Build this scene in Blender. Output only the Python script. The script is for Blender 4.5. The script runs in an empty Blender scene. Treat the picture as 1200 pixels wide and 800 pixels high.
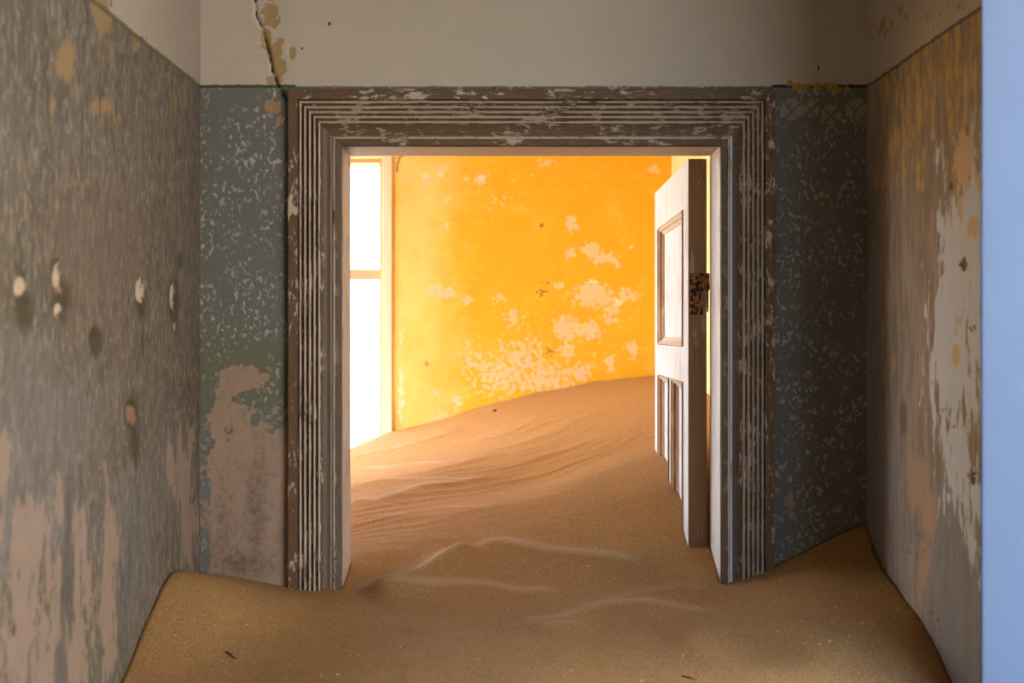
import bpy, bmesh, math, random
import numpy as np
from mathutils import Vector

# ------------------------------------------------------------------ camera
F = 1667.0                      # focal length in pixels of the 1200x800 frame
VX, VY = 597.0, 390.0           # vanishing point
EYE = 1.66
scene = bpy.context.scene
COL = scene.collection
cam_d = bpy.data.cameras.new('camera')
cam = bpy.data.objects.new('camera', cam_d)
COL.objects.link(cam)
cam.location = (0, 0, EYE)
cam.rotation_euler = (math.pi / 2, 0, 0)
cam_d.sensor_width = 36.0
cam_d.lens = F * 36.0 / 1200.0
cam_d.shift_x = (600 - VX) / 1200.0
cam_d.shift_y = (VY - 400) / 1200.0
cam_d.clip_start = 0.02
cam_d.dof.use_dof = True
cam_d.dof.focus_distance = 3.75
cam_d.dof.aperture_fstop = 4.0
scene.camera = cam

# ------------------------------------------------------------------ sky, sun, exposure
SUN_EL, SUN_AZ = math.radians(42), math.radians(197)   # sun stands to the left, a little behind
world = bpy.data.worlds.new('desert_sky')
scene.world = world
world.use_nodes = True
wn = world.node_tree
wn.nodes.clear()
sky = wn.nodes.new('ShaderNodeTexSky')
sky.sky_type = 'NISHITA'
sky.sun_disc = False
sky.sun_elevation = SUN_EL
sky.sun_rotation = math.radians(90) - SUN_AZ
sky.altitude = 50
sky.air_density = 1.0
sky.dust_density = 2.2
bg = wn.nodes.new('ShaderNodeBackground')
bg.inputs['Strength'].default_value = 1.05
wo = wn.nodes.new('ShaderNodeOutputWorld')
wn.links.new(sky.outputs[0], bg.inputs['Color'])
wn.links.new(bg.outputs[0], wo.inputs['Surface'])
sd = bpy.data.lights.new('sun', 'SUN')
sd.energy = 14.0
sd.angle = math.radians(0.53)
sd.color = (1.0, 0.93, 0.82)
sun = bpy.data.objects.new('sun', sd)
COL.objects.link(sun)
sdir = Vector((math.cos(SUN_EL) * math.cos(SUN_AZ), math.cos(SUN_EL) * math.sin(SUN_AZ), math.sin(SUN_EL)))
sun.rotation_euler = sdir.to_track_quat('Z', 'Y').to_euler()
sun.location = (-6, -3, 9)
vs = scene.view_settings
vs.view_transform = 'Standard'
vs.look = 'None'
vs.gamma = 1.0
vs.use_curve_mapping = False
vs.exposure = 1.2

# ------------------------------------------------------------------ dimensions (metres)
HL, HR = -0.7255, 0.838        # hall side walls
YB0, YB1 = 3.335, 3.52         # partition with the doorway
DL, DR, DT = -0.394, 0.496, 2.098   # clear doorway
RL, RR, YF = -2.5, 0.735, 6.45      # far room
CEIL = 3.35
LINE = 2.238                   # top of the painted dado
OY0, OY1, OZ1 = 0.5, 2.53, 2.75    # opening in the right hall wall
rng = random.Random(7)


def smooth(a, b, x):
    t = np.clip((x - a) / (b - a), 0, 1)
    return t * t * (3 - 2 * t)


def vnoise(x, y, seed=0):
    xi, yi = np.floor(x).astype(np.int64), np.floor(y).astype(np.int64)
    fx, fy = x - xi, y - yi
    fx = fx * fx * (3 - 2 * fx)
    fy = fy * fy * (3 - 2 * fy)

    def h(a, b):
        n = (a * 374761393 + b * 668265263 + seed * 974634511) & 0x7fffffff
        n = ((n ^ (n >> 13)) * 1274126177) & 0x7fffffff
        return ((n ^ (n >> 16)) & 0xffff) / 65535.0
    return (h(xi, yi) * (1 - fx) + h(xi + 1, yi) * fx) * (1 - fy) + (h(xi, yi + 1) * (1 - fx) + h(xi + 1, yi + 1) * fx) * fy


def fbm(x, y, seed=0, octv=4):
    s, a, t = 0, 1.0, 0
    for i in range(octv):
        s = s + a * vnoise(x * 2 ** i, y * 2 ** i, seed + i * 17)
        t += a
        a *= .5
    return s / t


def proj(v):                    # where a point of the place falls in the photograph (used to lay out stains)
    d = np.maximum(v[:, 1], 0.05)
    return VX + v[:, 0] * F / d, VY - (v[:, 2] - EYE) * F / d


def blobs(px, py, lst, soft=1.0):
    m = np.zeros_like(px)
    for b in lst:
        x, y, rx, ry = b[:4]
        w = b[4] if len(b) > 4 else 1.0
        q = ((px - x) / rx) ** 2 + ((py - y) / ry) ** 2
        m = np.maximum(m, w * np.exp(-q * 0.7 * soft))
    return m


def seg_dist(px, py, pts):
    d = np.full_like(px, 1e9)
    for (x0, y0), (x1, y1) in zip(pts[:-1], pts[1:]):
        dx, dy = x1 - x0, y1 - y0
        t = np.clip(((px - x0) * dx + (py - y0) * dy) / (dx * dx + dy * dy), 0, 1)
        d = np.minimum(d, np.hypot(px - x0 - t * dx, py - y0 - t * dy))
    return d


# ------------------------------------------------------------------ object helpers
def tag(o, label=None, cat=None, kind=None, group=None):
    if label: o['label'] = label
    if cat: o['category'] = cat
    if kind: o['kind'] = kind
    if group: o['group'] = group
    return o


def empty(name, loc, rz=0.0):
    o = bpy.data.objects.new(name, None)
    o.empty_display_size = 0.1
    o.location = loc
    o.rotation_euler = (0, 0, rz)
    COL.objects.link(o)
    return o


def link_mesh(name, me, m, parent=None, shade=False):
    o = bpy.data.objects.new(name, me)
    COL.objects.link(o)
    if m: me.materials.append(m)
    if parent: o.parent = parent
    if shade: me.polygons.foreach_set('use_smooth', [True] * len(me.polygons))
    return o


def obj(name, bm, m, parent=None, shade=False):
    bmesh.ops.recalc_face_normals(bm, faces=bm.faces)
    me = bpy.data.meshes.new(name)
    bm.to_mesh(me)
    bm.free()
    return link_mesh(name, me, m, parent, shade)


def add_box(bm, a, b):
    x0, y0, z0 = a
    x1, y1, z1 = b
    v = [bm.verts.new(p) for p in ((x0, y0, z0), (x1, y0, z0), (x1, y1, z0), (x0, y1, z0), (x0, y0, z1), (x1, y0, z1), (x1, y1, z1), (x0, y1, z1))]
    for f in ((0, 3, 2, 1), (4, 5, 6, 7), (0, 1, 5, 4), (1, 2, 6, 5), (2, 3, 7, 6), (3, 0, 4, 7)):
        bm.faces.new([v[i] for i in f])


def box(name, a, b, m, parent=None, bevel=0.0, seg=2):
    bm = bmesh.new()
    add_box(bm, a, b)
    if bevel:
        bmesh.ops.bevel(bm, geom=list(bm.edges), offset=bevel, segments=seg, affect='EDGES', profile=0.6)
    return obj(name, bm, m, parent)


def boxes(name, lst, m, parent=None):
    bm = bmesh.new()
    for a, b in lst: add_box(bm, a, b)
    return obj(name, bm, m, parent)


def tube(bm, pts, radii, n=8):
    rings = []
    for i, p in enumerate(pts):
        p = Vector(p)
        a = Vector(pts[max(i - 1, 0)])
        b = Vector(pts[min(i + 1, len(pts) - 1)])
        t = (b - a).normalized()
        u = t.orthogonal().normalized()
        w = t.cross(u)
        rings.append([bm.verts.new(p + (u * math.cos(k * 2 * math.pi / n) + w * math.sin(k * 2 * math.pi / n)) * radii[i]) for k in range(n)])
    for r0, r1 in zip(rings[:-1], rings[1:]):
        for k in range(n):
            bm.faces.new((r0[k], r0[(k + 1) % n], r1[(k + 1) % n], r1[k]))
    bm.faces.new(rings[0][::-1])
    bm.faces.new(rings[-1])


def lines(*spec):
    """spec: b0, step, b1, step, b2 ... -> sorted coordinates through every break"""
    out = [spec[0]]
    for i in range(1, len(spec) - 1, 2):
        st, b = spec[i], spec[i + 1]
        n = max(1, int(round((b - out[-1]) / st)))
        a = out[-1]
        out += [a + (b - a) * (k + 1) / n for k in range(n)]
    return np.array(out)


def grid_wall(name, us, ws, place, keep, disp, attrs, m, extra=None):
    """gridded plaster face (recesses are real relief) + plain boxes for the body of the wall behind it"""
    U, W = np.meshgrid(us, ws, indexing='ij')
    nu, nw = U.shape
    flat = place(U.ravel(), W.ravel(), np.zeros(nu * nw))
    px, py = proj(flat)
    h = disp(flat, px, py) if disp else np.zeros(nu * nw)
    V = place(U.ravel(), W.ravel(), h)
    ci = (us[:-1, None] + us[1:, None]) / 2 + 0 * ws[None, :-1]
    cw = (ws[None, :-1] + ws[None, 1:]) / 2 + 0 * us[:-1, None]
    k = keep(ci, cw)
    I, J = np.nonzero(k)
    a = I * nw + J
    faces = np.stack([a, a + nw, a + nw + 1, a + 1], 1)
    at = attrs(flat, px, py)
    used = np.unique(faces)
    remap = np.full(nu * nw, -1)
    remap[used] = np.arange(len(used))
    V, faces = V[used], remap[faces]
    at = {k2: v[used] for k2, v in at.items()}
    nb = len(V)
    verts, fl = V.tolist(), faces.tolist()
    for (x0, y0, z0), (x1, y1, z1) in (extra or []):
        b = len(verts)
        verts += [(x0, y0, z0), (x1, y0, z0), (x1, y1, z0), (x0, y1, z0), (x0, y0, z1), (x1, y0, z1), (x1, y1, z1), (x0, y1, z1)]
        fl += [[b + i for i in f] for f in ((0, 3, 2, 1), (4, 5, 6, 7), (0, 1, 5, 4), (1, 2, 6, 5), (2, 3, 7, 6), (3, 0, 4, 7))]
    me = bpy.data.meshes.new(name)
    me.from_pydata(verts, [], fl)
    for k2, v in at.items():
        A = me.attributes.new(k2, 'FLOAT', 'POINT')
        d = np.zeros(len(verts), dtype=np.float32)
        d[:nb] = v
        A.data.foreach_set('value', d)
    me.update()
    o = link_mesh(name, me, m)
    sm = np.zeros(len(fl), dtype=bool)
    sm[:len(faces)] = True
    me.polygons.foreach_set('use_smooth', sm)
    return o


# ------------------------------------------------------------------ materials
class NT:
    def __init__(s, name):
        s.m = bpy.data.materials.new(name)
        s.m.use_nodes = True
        s.t = s.m.node_tree
        s.t.nodes.clear()
        s.out = s.n('ShaderNodeOutputMaterial')
        s.b = s.n('ShaderNodeBsdfPrincipled')
        s.t.links.new(s.b.outputs[0], s.out.inputs[0])
        s.pos = s.n('ShaderNodeTexCoord').outputs['Object']

    def n(s, ty): return s.t.nodes.new(ty)

    def put(s, sock, v):
        if isinstance(v, (int, float)): sock.default_value = v
        elif isinstance(v, tuple): sock.default_value = v if len(v) == 4 or sock.type == 'VECTOR' else (*v, 1)
        else: s.t.links.new(v, sock)

    def math(s, op, a, b=0.0, c=0.0, clamp=False):
        n = s.n('ShaderNodeMath')
        n.operation = op
        n.use_clamp = clamp
        for i, v in enumerate((a, b, c)): s.put(n.inputs[i], v)
        return n.outputs[0]

    def vmul(s, v):
        n = s.n('ShaderNodeVectorMath')
        n.operation = 'MULTIPLY'
        s.put(n.inputs[0], s.pos)
        s.put(n.inputs[1], v)
        return n.outputs[0]

    def noise(s, scale, detail=4, rough=.55, dist=0.0, vec=None):
        n = s.n('ShaderNodeTexNoise')
        n.inputs['Scale'].default_value = scale
        n.inputs['Detail'].default_value = detail
        n.inputs['Roughness'].default_value = rough
        n.inputs['Distortion'].default_value = dist
        s.t.links.new(vec if vec is not None else s.pos, n.inputs['Vector'])
        return n.outputs[0]

    def voro(s, scale, vec=None):
        n = s.n('ShaderNodeTexVoronoi')
        n.inputs['Scale'].default_value = scale
        s.t.links.new(vec if vec is not None else s.pos, n.inputs['Vector'])
        return n.outputs['Distance']

    def step(s, v, lo, hi, a=0.0, b=1.0):
        n = s.n('ShaderNodeMapRange')
        n.interpolation_type = 'SMOOTHSTEP'
        s.put(n.inputs[0], v)
        for i, q in enumerate((lo, hi, a, b)): s.put(n.inputs[i + 1], q)
        return n.outputs[0]

    def mix(s, f, a, b, blend='MIX'):
        n = s.n('ShaderNodeMix')
        n.data_type = 'RGBA'
        n.blend_type = blend
        s.put(n.inputs[0], f)
        s.put(n.inputs[6], a)
        s.put(n.inputs[7], b)
        return n.outputs[2]

    def attr(s, name):
        n = s.n('ShaderNodeAttribute')
        n.attribute_name = name
        return n.outputs['Fac']

    def xyz(s):
        n = s.n('ShaderNodeSeparateXYZ')
        s.t.links.new(s.pos, n.inputs[0])
        return n.outputs

    def bump(s, h, strength=.5, dist=.002, prev=None):
        n = s.n('ShaderNodeBump')
        n.inputs['Strength'].default_value = strength
        n.inputs['Distance'].default_value = dist
        s.t.links.new(h, n.inputs['Height'])
        if prev is not None: s.t.links.new(prev, n.inputs['Normal'])
        return n.outputs[0]

    def done(s, col, rough=.8, normal=None, spec=.3, metal=0.0):
        s.put(s.b.inputs['Base Color'], col)
        s.put(s.b.inputs['Roughness'], rough)
        s.put(s.b.inputs['Specular IOR Level'], spec)
        s.put(s.b.inputs['Metallic'], metal)
        if normal is not None: s.t.links.new(normal, s.b.inputs['Normal'])
        return s.m

    def ragged(s, attr, scale, amp=.6, th=.5, soft=.05, detail=6, rough=.6, vec=None, dist=0.0):
        """a painted region whose torn outline comes from noise"""
        amp *= 2.3
        nz = s.math('MULTIPLY_ADD', s.noise(scale, detail, rough + .04, dist, vec), amp, -amp / 2)
        return s.step(s.math('ADD', attr, nz), th - soft, th + soft)


CREAM = (0.56, 0.49, 0.385)


def back_wall_material():
    k = NT('hall_back_plaster')
    z = k.xyz()[2]
    # painted grey-green dado with pale worn flecks of its pattern
    c = k.mix(k.noise(7, 3), (0.145, 0.145, 0.128), (0.200, 0.196, 0.170))
    c = k.mix(k.step(k.attr('green'), .2, .9), c, (0.165, 0.168, 0.105))
    clump = k.step(k.noise(20, 2), .36, .60)
    fl = k.step(k.noise(104, 3, .55, .35, k.vmul((1, 1, .72))), .55, .60)
    fleck = k.math('MULTIPLY', k.math('MULTIPLY', fl, clump), k.math('SUBTRACT', 1.0, k.attr('bare')), clamp=True)
    c = k.mix(k.math('MULTIPLY', fleck, .85), c, (0.46, 0.44, 0.385))
    # bare plaster
    bare = k.ragged(k.attr('bare'), 26, .9, .5, .05)
    pl = k.mix(k.noise(30, 5, .7), (0.33, 0.215, 0.14), (0.52, 0.365, 0.25))
    pl = k.mix(k.step(k.noise(55, 6, .72, .3, k.vmul((1, 1, .6))), .5, .68, 0, .55), pl, (0.22, 0.17, 0.13))
    pl = k.mix(k.ragged(k.attr('dirt'), 60, .7, .55, .45), pl, (0.15, 0.11, 0.085))
    c = k.mix(k.math('MULTIPLY', bare, .9), c, pl)
    c = k.mix(k.math('MULTIPLY', k.step(k.attr('motif'), .35, .65), k.step(k.noise(60, 3), .25, .5)), c, (0.36, 0.30, 0.23))
    # limewashed upper wall
    up = k.mix(k.noise(4.5, 4), (0.50, 0.44, 0.345), (0.60, 0.53, 0.425))
    up = k.mix(k.step(k.noise(2.2, 4, .6), .5, .75, 0, .35), up, (0.42, 0.35, 0.26))
    up = k.mix(k.ragged(k.attr('scar'), 60, .8, .5, .05), up, (0.42, 0.29, 0.12))
    edge = k.math('MULTIPLY_ADD', k.noise(70, 3), .006, LINE - .003)
    above = k.math('GREATER_THAN', z, edge)
    c = k.mix(k.ragged(k.attr('scar'), 60, .8, .62, .05), c, (0.42, 0.25, 0.12))
    c = k.mix(above, c, up)
    ln = k.math('LESS_THAN', k.math('ABSOLUTE', k.math('SUBTRACT', z, edge)), .0035)
    c = k.mix(k.math('MULTIPLY', ln, k.attr('lineg')), c, (0.075, 0.095, 0.03))
    c = k.mix(k.math('MULTIPLY', ln, k.attr('lined')), c, (0.05, 0.035, 0.022))
    c = k.mix(k.ragged(k.attr('ochre'), 80, .8, .5, .05), c, (0.43, 0.27, 0.08))
    c = k.mix(k.step(k.attr('crack'), .45, .75), c, (0.06, 0.045, 0.03))
    c = k.mix(k.step(k.attr('speck'), .4, .6), c, (0.07, 0.055, 0.04))
    hgt = k.math('ADD', k.math('MULTIPLY', k.noise(35, 6, .65), .5), k.math('MULTIPLY_ADD', bare, -.35, k.math('MULTIPLY', fleck, -.12)))
    return k.done(c, .78, k.bump(hgt, .55, .003), .25)


def left_wall_material():
    k = NT('hall_left_plaster')
    z = k.xyz()[2]
    streak = k.noise(38, 6, .72, .5, k.vmul((1, 1, .38)))
    fine = k.noise(95, 4, .65, .5, k.vmul((1, 1, .38)))
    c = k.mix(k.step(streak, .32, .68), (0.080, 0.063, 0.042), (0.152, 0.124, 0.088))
    c = k.mix(k.step(fine, .53, .62, 0, .65), c, (0.29, 0.25, 0.195))
    c = k.mix(k.step(fine, .30, .44, .45, 0), c, (0.05, 0.036, 0.022))
    c = k.mix(k.math('MULTIPLY', k.step(k.attr('grey'), .15, .9), .45), c, k.mix(streak, (0.115, 0.112, 0.105), (0.22, 0.215, 0.20)))
    c = k.mix(k.math('MULTIPLY', k.step(k.attr('mauve'), .15, .9), .45), c, (0.14, 0.096, 0.072))
    v = k.vmul((1, 1, .45))
    c = k.mix(k.math('MULTIPLY', k.ragged(k.attr('bare'), 17, 1.1, .5, .06, 6, .65, v), .85), c,
              k.mix(k.noise(28, 4), (0.235, 0.165, 0.115), (0.32, 0.235, 0.17)))
    c = k.mix(k.math('MULTIPLY', k.ragged(k.attr('dark'), 24, 1.0, .5, .12, 5, .6, k.vmul((1, 1, .3))), .75), c, (0.085, 0.076, 0.064))
    c = k.mix(k.ragged(k.attr('ochre'), 38, .9, .5, .08, 6, .6, v), c, (0.25, 0.16, 0.075))
    c = k.mix(k.math('MULTIPLY', k.step(k.attr('olive'), .25, .75), .8), c, (0.042, 0.036, 0.013))
    c = k.mix(k.ragged(k.attr('pink'), 60, .5, .5, .1), c, (0.23, 0.135, 0.08))
    c = k.mix(k.ragged(k.attr('pale'), 70, .5, .5, .1), c, (0.42, 0.33, 0.23))
    up = k.mix(k.noise(5, 4), (0.32, 0.265, 0.205), (0.38, 0.32, 0.255))
    edge = k.math('MULTIPLY_ADD', k.noise(60, 3), .008, LINE - .004)
    upm = k.math('MULTIPLY', k.math('GREATER_THAN', z, edge), k.math('SUBTRACT', 1.0, k.ragged(k.attr('ochre'), 38, .9, .5, .08)))
    c = k.mix(upm, c, up)
    ln = k.math('LESS_THAN', k.math('ABSOLUTE', k.math('SUBTRACT', z, edge)), .005)
    c = k.mix(k.math('MULTIPLY', ln, .8), c, (0.085, 0.075, 0.03))
    hgt = k.math('ADD', k.math('MULTIPLY', streak, .5), k.math('MULTIPLY', k.noise(45, 6, .65), .6))
    return k.done(c, .75, k.bump(hgt, .6, .003), .3)


def right_wall_material():
    k = NT('hall_right_plaster')
    z = k.xyz()[2]
    v = k.vmul((1, 1, .4))
    streak = k.noise(40, 5, .65, .3, k.vmul((1, 1, .2)))
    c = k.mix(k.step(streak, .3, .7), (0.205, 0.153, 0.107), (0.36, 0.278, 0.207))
    c = k.mix(k.math('MULTIPLY', k.step(k.attr('bluegrey'), .1, .9), .85), c, k.mix(streak, (0.17, 0.178, 0.198), (0.285, 0.298, 0.33)))
    c = k.mix(k.math('MULTIPLY', k.ragged(k.attr('bare'), 20, 1.0, .5, .12, 6, .6, v), .8), c, (0.42, 0.27, 0.16))
    c = k.mix(k.math('MULTIPLY', k.ragged(k.attr('ochre'), 30, 1.0, .5, .1, 6, .65, v), .85), c,
              k.mix(k.step(k.noise(45, 5, .6, .5, v), .4, .62), (0.62, 0.39, 0.11), (0.30, 0.23, 0.14)))
    c = k.mix(k.math('MULTIPLY', k.ragged(k.attr('pale'), 30, .9, .5, .06, 6, .6, v), .9), c, k.mix(k.noise(26, 4), (0.54, 0.59, 0.67), (0.64, 0.69, 0.77)))
    c = k.mix(k.ragged(k.attr('tan'), 40, .8, .5, .06), c, (0.58, 0.40, 0.23))
    c = k.mix(k.ragged(k.attr('speck'), 90, .9, .5, .08), c, (0.10, 0.07, 0.045))
    c = k.mix(k.math('MULTIPLY', k.step(k.attr('olive'), .3, .7), .8), c, (0.14, 0.11, 0.04))
    up = k.mix(k.noise(5, 4), (0.44, 0.37, 0.28), (0.54, 0.47, 0.375))
    up = k.mix(k.ragged(k.attr('upochre'), 45, .9, .5, .08), up, (0.38, 0.24, 0.09))
    edge = k.math('MULTIPLY_ADD', k.noise(60, 3), .012, LINE - .006)
    c = k.mix(k.math('GREATER_THAN', z, edge), c, up)
    ln = k.math('LESS_THAN', k.math('ABSOLUTE', k.math('SUBTRACT', z, edge)), .004)
    c = k.mix(k.math('MULTIPLY', ln, .8), c, (0.07, 0.05, 0.03))
    hgt = k.math('ADD', k.math('MULTIPLY', streak, .4), k.math('MULTIPLY', k.noise(50, 6, .65), .6))
    return k.done(c, .75, k.bump(hgt, .6, .003), .3)


def yellow_material(name='yellow_plaster', pale=0.0):
    k = NT(name)
    c = k.mix(k.noise(3, 4), (0.79, 0.475, 0.022), (0.85, 0.535, 0.036))
    c = k.mix(k.step(k.noise(9, 5, .65, .6), .52, .72, 0, .5), c, (0.86, 0.64, 0.14))
    c = k.mix(k.ragged(k.attr('window_glare'), 6, .5, .5, .45), c, (0.88, 0.68, 0.26))  # glare of the window painted over the yellow
    if pale: c = k.mix(k.step(k.noise(5, 5, .6), .35, .6, pale * .6, pale), c, (0.84, 0.66, 0.44))
    pl = k.mix(k.noise(22, 5, .65), (0.76, 0.60, 0.37), (0.84, 0.71, 0.50))
    fl = k.ragged(k.attr('flake'), 40, 1.15, .5, .035, 9, .64)
    c = k.mix(k.math('MULTIPLY', fl, .92), c, pl)
    sp = k.math('MULTIPLY', k.step(k.noise(38, 5, .7, .6), .61, .65), k.step(k.attr('fine'), .1, .8))
    c = k.mix(k.math('MULTIPLY', sp, .85), c, (0.84, 0.70, 0.45))
    c = k.mix(k.ragged(k.attr('white'), 50, .6, .5, .08), c, (0.90, 0.80, 0.62))
    c = k.mix(k.math('MULTIPLY', k.ragged(k.attr('dark'), 90, 1.0, .55, .06), .8), c, (0.25, 0.12, 0.03))
    c = k.mix(k.math('MULTIPLY', k.step(k.attr('border'), .3, .7), k.step(k.noise(40, 3), .4, .6, 0, .45)), c, (0.86, 0.60, 0.22))
    hgt = k.math('ADD', k.math('MULTIPLY', k.noise(25, 6, .65), .4), k.math('MULTIPLY', fl, -.5))
    return k.done(c, .8, k.bump(hgt, .5, .003), .2)


def sand_material():
    k = NT('sand')
    g1 = k.noise(300, 2, .6)
    g2 = k.noise(60, 4, .6)
    c = k.mix(g2, (0.365, 0.193, 0.066), (0.440, 0.240, 0.088))
    c = k.mix(k.step(g1,   .56, .68, 0, .75), c, (0.58, 0.38, 0.19))
    c = k.mix(k.step(g1, .34, .45, .85, 0), c, (0.17, 0.085, 0.03))
    c = k.mix(k.math('MULTIPLY', k.step(k.attr('crest'), .05, .9), .38), c, (0.55, 0.40, 0.26))  # paler crests: highlight along the ridges painted into the sand colour
    nrm = k.bump(k.math('ADD', k.math('MULTIPLY', g1, .4), k.math('MULTIPLY', k.noise(130, 3), .5)), .55, .004)
    return k.done(c, .9, nrm, .15)


def casing_material(st):
    k = NT('worn_brown_casing')
    wear = k.noise(105, 7, .74, .4, k.vmul(st))
    big = k.noise(6, 3)
    c = k.mix(wear, (0.080, 0.044, 0.020), (0.215, 0.130, 0.066))
    c = k.mix(k.math('MULTIPLY', k.step(k.attr('grey'), .4, .7), .5), c, (0.17, 0.145, 0.12))
    rub = k.math('ADD', k.math('MULTIPLY_ADD', k.attr('ridge'), .36, -.02), k.math('ADD', k.math('MULTIPLY', wear, .55), k.math('MULTIPLY_ADD', big, .55, -.28)))
    pale = k.step(rub, .46, .52)
    chip = k.step(k.math('ADD', wear, k.math('MULTIPLY_ADD', k.noise(11, 3), .7, -.35)), .575, .61)
    pale = k.math('MAXIMUM', pale, k.math('MULTIPLY', chip, k.math('SUBTRACT', 1.0, k.attr('smooth'))))
    c = k.mix(k.math('MULTIPLY', pale, .9), c, k.mix(k.noise(120, 2), (0.54, 0.44, 0.33), (0.68, 0.57, 0.44)))
    nrm = k.bump(k.math('ADD', k.math('MULTIPLY', wear, .5), k.math('MULTIPLY', pale, -.3)), .6, .0025)
    return k.done(c, .62, nrm, .35)


def paint_material(name, a, b, under, amount=.62, stretch=(1, 1, .12), rough=.55, scale=40):
    k = NT(name)
    gr = k.noise(scale, 6, .68, .6, k.vmul(stretch))
    lo = k.noise(5, 4, .6)
    c = k.mix(lo, a, b)
    w = k.step(k.math('ADD', gr, k.math('MULTIPLY_ADD', lo, .35, -.175)), amount, amount + .05)
    c = k.mix(k.math('MULTIPLY', w, .8), c, under)
    return k.done(c, rough, k.bump(k.math('MULTIPLY_ADD', w, -.6, k.math('MULTIPLY', gr, .4)), .5, .002), .3)


def plain(name, c, rough=.8, scale=20, var=.25, metal=0.0):
    k = NT(name)
    d = tuple(x * (1 - var) for x in c)
    nz = k.noise(scale, 5, .6)
    return k.done(k.mix(nz, d, c), rough, k.bump(nz, .4, .002), .3, metal)


M_BACK, M_LEFT, M_RIGHT = back_wall_material(), left_wall_material(), right_wall_material()
M_YEL = yellow_material()
M_SAND = sand_material()
M_CASE = casing_material((1, 1, .3))
M_CASEH = casing_material((.3, 1, 1))
M_JAMB = paint_material('worn_cream_jamb', (0.46, 0.38, 0.30), (0.54, 0.46, 0.38), (0.30, 0.19, 0.12), .60)
M_JAMB_LIT = paint_material('worn_jamb_lit', (0.60, 0.65, 0.72), (0.68, 0.73, 0.80), (0.36, 0.29, 0.24), .60)  # lit copy of the jamb paint, side light put into its colour
M_DOOR = paint_material('weathered_white_door', (0.62, 0.73, 0.88), (0.68, 0.78, 0.92), (0.45, 0.37, 0.31), .57)
M_DOORB = paint_material('bare_brown_door_edge', (0.30, 0.165, 0.085), (0.44, 0.27, 0.15), (0.60, 0.46, 0.32), .57)
M_MOULD = paint_material('worn_door_moulding', (0.60, 0.55, 0.50), (0.68, 0.64, 0.60), (0.36, 0.24, 0.16), .56)
M_WIN = paint_material('sun_bleached_window_wood', (0.78, 0.72, 0.64), (0.84, 0.79, 0.72), (0.62, 0.47, 0.32), .60)
M_WINB = paint_material('bare_window_wood', (0.50, 0.39, 0.29), (0.58, 0.47, 0.36), (0.36, 0.24, 0.15), .60)
kr = NT('rusty_iron')
nr = kr.noise(95, 5, .7)
M_RUST = kr.done(kr.mix(kr.step(nr, .44, .56), (0.03, 0.018, 0.012), (0.48, 0.24, 0.10)), .85, kr.bump(nr, .8, .003), .3)
M_CEIL = plain('limewashed_ceiling', (0.34, 0.28, 0.21), .85, 5)
M_FLOOR = plain('buried_floor', (0.25, 0.17, 0.10), .8, 8)
M_GROUND = plain('desert_ground', (0.50, 0.44, 0.365), .9, 2)
M_TWIG = plain('dry_twig', (0.075, 0.04, 0.022), .85, 200)
M_GRIT = plain('pale_shell_grit', (0.78, 0.62, 0.42), .7, 300)
M_STONE = plain('dark_stone', (0.05, 0.035, 0.025), .8, 200)
M_OUT = plain('outer_render', (0.22, 0.17, 0.13), .85, 4)
M_REFLECTOR = plain('reflector_render', (0.43, 0.425, 0.41), .85, 2, .12)

# ------------------------------------------------------------------ setting: hall
# partition with the doorway
CRACK = [(299, -30), (299, 0), (300, 18), (307, 32), (312, 50), (316, 66), (319, 84), (325, 99), (334, 116)]


def back_disp(v, px, py):
    h = (fbm(v[:, 0] * 6, v[:, 2] * 6, 3) - .5) * .005
    cd = seg_dist(px, py, CRACK) + (vnoise(px / 4, py / 4, 9) - .5) * 2
    h -= .007 * np.exp(-(cd / 1.7) ** 2)
    h -= .002 * blobs(px, py, SCAR)
    return h


SCAR = [(317, 18, 10, 18), (312, 45, 7, 16), (322, 62, 9, 16), (328, 80, 8, 14), (322, 95, 9, 8), (343, 60, 5, 9, .75), (330, 48, 7, 6, .7), (320, 125, 10, 11), (328, 140, 6, 8, .7)]


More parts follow.
